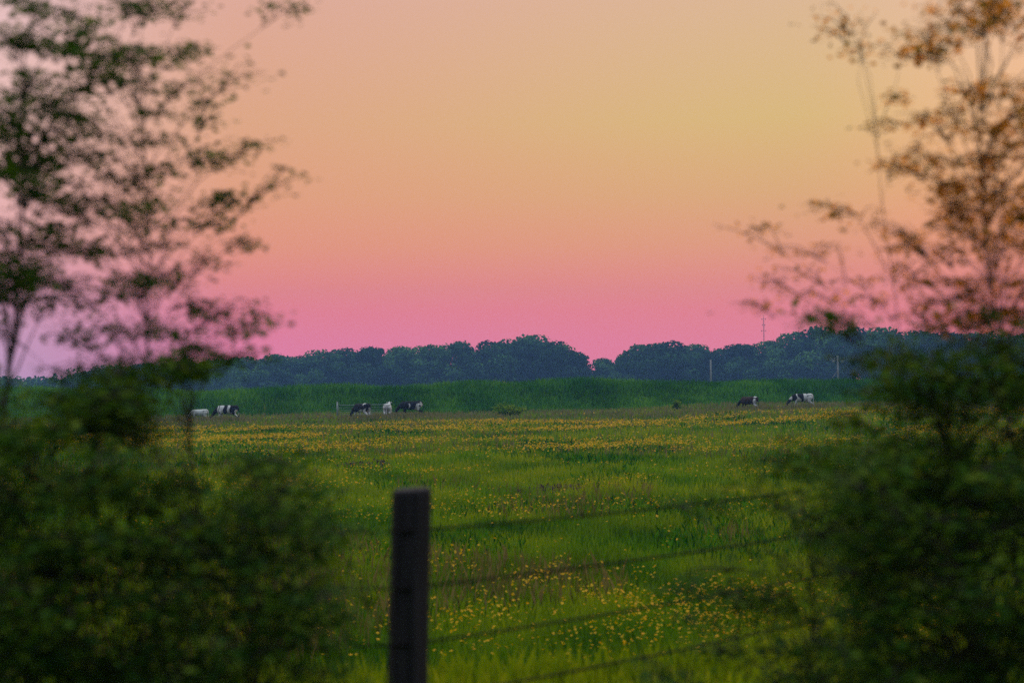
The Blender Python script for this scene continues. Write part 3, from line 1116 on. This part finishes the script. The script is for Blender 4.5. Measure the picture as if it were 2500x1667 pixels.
lc += fill(26, 180, 640, 880, 1060, 3.9, 4.8, 80, 30, lambda x, y: 0.02 if 380 < x < 660 and 940 < y < 1070 else (1.0 if x < 560 else 0.5))
near_plant('shrub', 'leafy shrub with its top before the blue trees left of the gate', base_at(470, 4.4), lc, M_nearl, 0.032, 90, 0.010)
ld = fill(110, -140, 420, 900, 1740, 3.4, 4.6, 95, 44)
near_plant('shrub', 'broad dark shrub filling the lower left corner', base_at(80, 4.0), ld, M_nearl, 0.034, 100, 0.013)
le = fill(95, 330, 850, 1080, 1740, 3.6, 4.7, 85, 40, lambda x, y: max(0.05, min(1.0, (930 - x) / 260)) * (1.0 if y > 1150 + (x - 330) * .12 else 0.35))
near_plant('shrub', 'dark green shrub left of the fence post', base_at(600, 4.2), le, M_nearl, 0.032, 80, 0.010)

# right: warm coloured thin tree, dark shrubs below
ra = CL([(2370, 52, 50, 14), (2310, 112, 40, 12), (2330, 20, 110, 12), (2450, 12, 70, 14), (2300, 262, 50, 16), (2270, 283, 70, 12), (2290, 312, 60, 12), (2420, 240, 70, 14), (2450, 300, 60, 14), (2480, 350, 40, 24),
         (2390, 440, 60, 14), (2440, 395, 70, 14), (2320, 465, 50, 10), (2310, 505, 50, 18), (2200, 545, 60, 16), (2235, 600, 50, 16), (2210, 655, 50, 14), (2245, 690, 50, 16), (2400, 595, 70, 12), (2440, 610, 60, 16),
         (2420, 690, 70, 20), (2480, 500, 60, 20), (2350, 560, 70, 14), (2380, 740, 80, 16), (2470, 760, 60, 16), (2300, 730, 70, 14), (2330, 390, 80, 10), (2230, 150, 60, 10)], 4.1, 5.0)
ra += fill(66, 2190, 2680, -20, 800, 4.1, 5.1, 60, 13, lambda x, y: 1.0 if x > 2330 else 0.5)
near_plant('sapling', 'warm tinted thin tree at the right edge before the orange sky', base_at(2440, 4.6), ra, M_nearw, 0.026, 66, 0.009, 'tree')
rb = CL([(2060, 30, 60, 14), (2110, 115, 50, 8), (2200, 108, 50, 12), (2020, 60, 30, 20), (2180, 246, 40, 8), (2190, 300, 60, 10), (2180, 400, 30, 14), (1815, 549, 60, 7), (1965, 602, 80, 8), (1955, 648, 50, 9),
         (1885, 680, 40, 8), (1835, 740, 40, 14), (2010, 500, 50, 16), (2090, 520, 50, 14), (2100, 690, 60, 10), (2140, 730, 50, 10), (2010, 720, 60, 12)], 4.6, 5.3)
near_plant('sapling', 'sparse reaching sapling with single orange brown sprays right of the clear sky', base_at(2180, 5.0), rb, M_nearw, 0.026, 40, 0.005, 'tree', twigs=5)
rc = CL([(2015, 752, 50, 10), (2010, 775, 60, 14), (2400, 780, 120, 30), (2320, 810, 110, 30), (2450, 830, 90, 34), (2250, 860, 90, 26)], 4.0, 4.8)
rc += fill(78, 1900, 2620, 830, 1250, 3.9, 4.9, 85, 32, lambda x, y: 1.0 if x > 2200 else (0.0 if x < 2110 and y < 1040 else max(0.12, (x - 1880) / 420)))
near_plant('shrub', 'dark leafy shrub at right, its top over the tall far trees', base_at(2330, 4.5), rc, M_nearl, 0.032, 90, 0.012)
rd = fill(110, 2020, 2640, 1120, 1740, 3.5, 4.6, 95, 42)
near_plant('shrub', 'broad dark shrub filling the lower right corner', base_at(2380, 4.0), rd, M_nearl, 0.034, 100, 0.013)
re_ = fill(80, 1560, 2240, 1090, 1740, 4.3, 5.2, 80, 34, lambda x, y: min(1.0, max(0.04, (x - 1560 - (1667 - y) * .35) / 300)))
near_plant('shrub', 'green shrub behind the wires right of centre', base_at(1960, 4.8), re_, M_nearl, 0.031, 66, 0.009)

# ------------------------------------------------------------------ evening haze
hz = bpy.data.meshes.new('haze')
bmh = bmesh.new()
bmesh.ops.create_cube(bmh, size=1.0)
bmesh.ops.transform(bmh, matrix=Matrix.Translation((0, 325, 22)) @ Matrix.Diagonal((1200, 670, 50, 1)), verts=bmh.verts)
bmh.to_mesh(hz)
bmh.free()
M_haze = new_mat('haze')
t = M_haze.node_tree
o_ = t.nodes.new('ShaderNodeOutputMaterial')
pv = t.nodes.new('ShaderNodeVolumePrincipled')
pv.inputs['Color'].default_value = (0.24, 0.44, 0.95, 1)
pv.inputs['Density'].default_value = 0.00052
pv.inputs['Anisotropy'].default_value = 0.0
t.links.new(pv.outputs[0], o_.inputs['Volume'])
obj('haze', hz, M_haze, kind='stuff', label='thin blue evening haze over the meadow', category='haze')
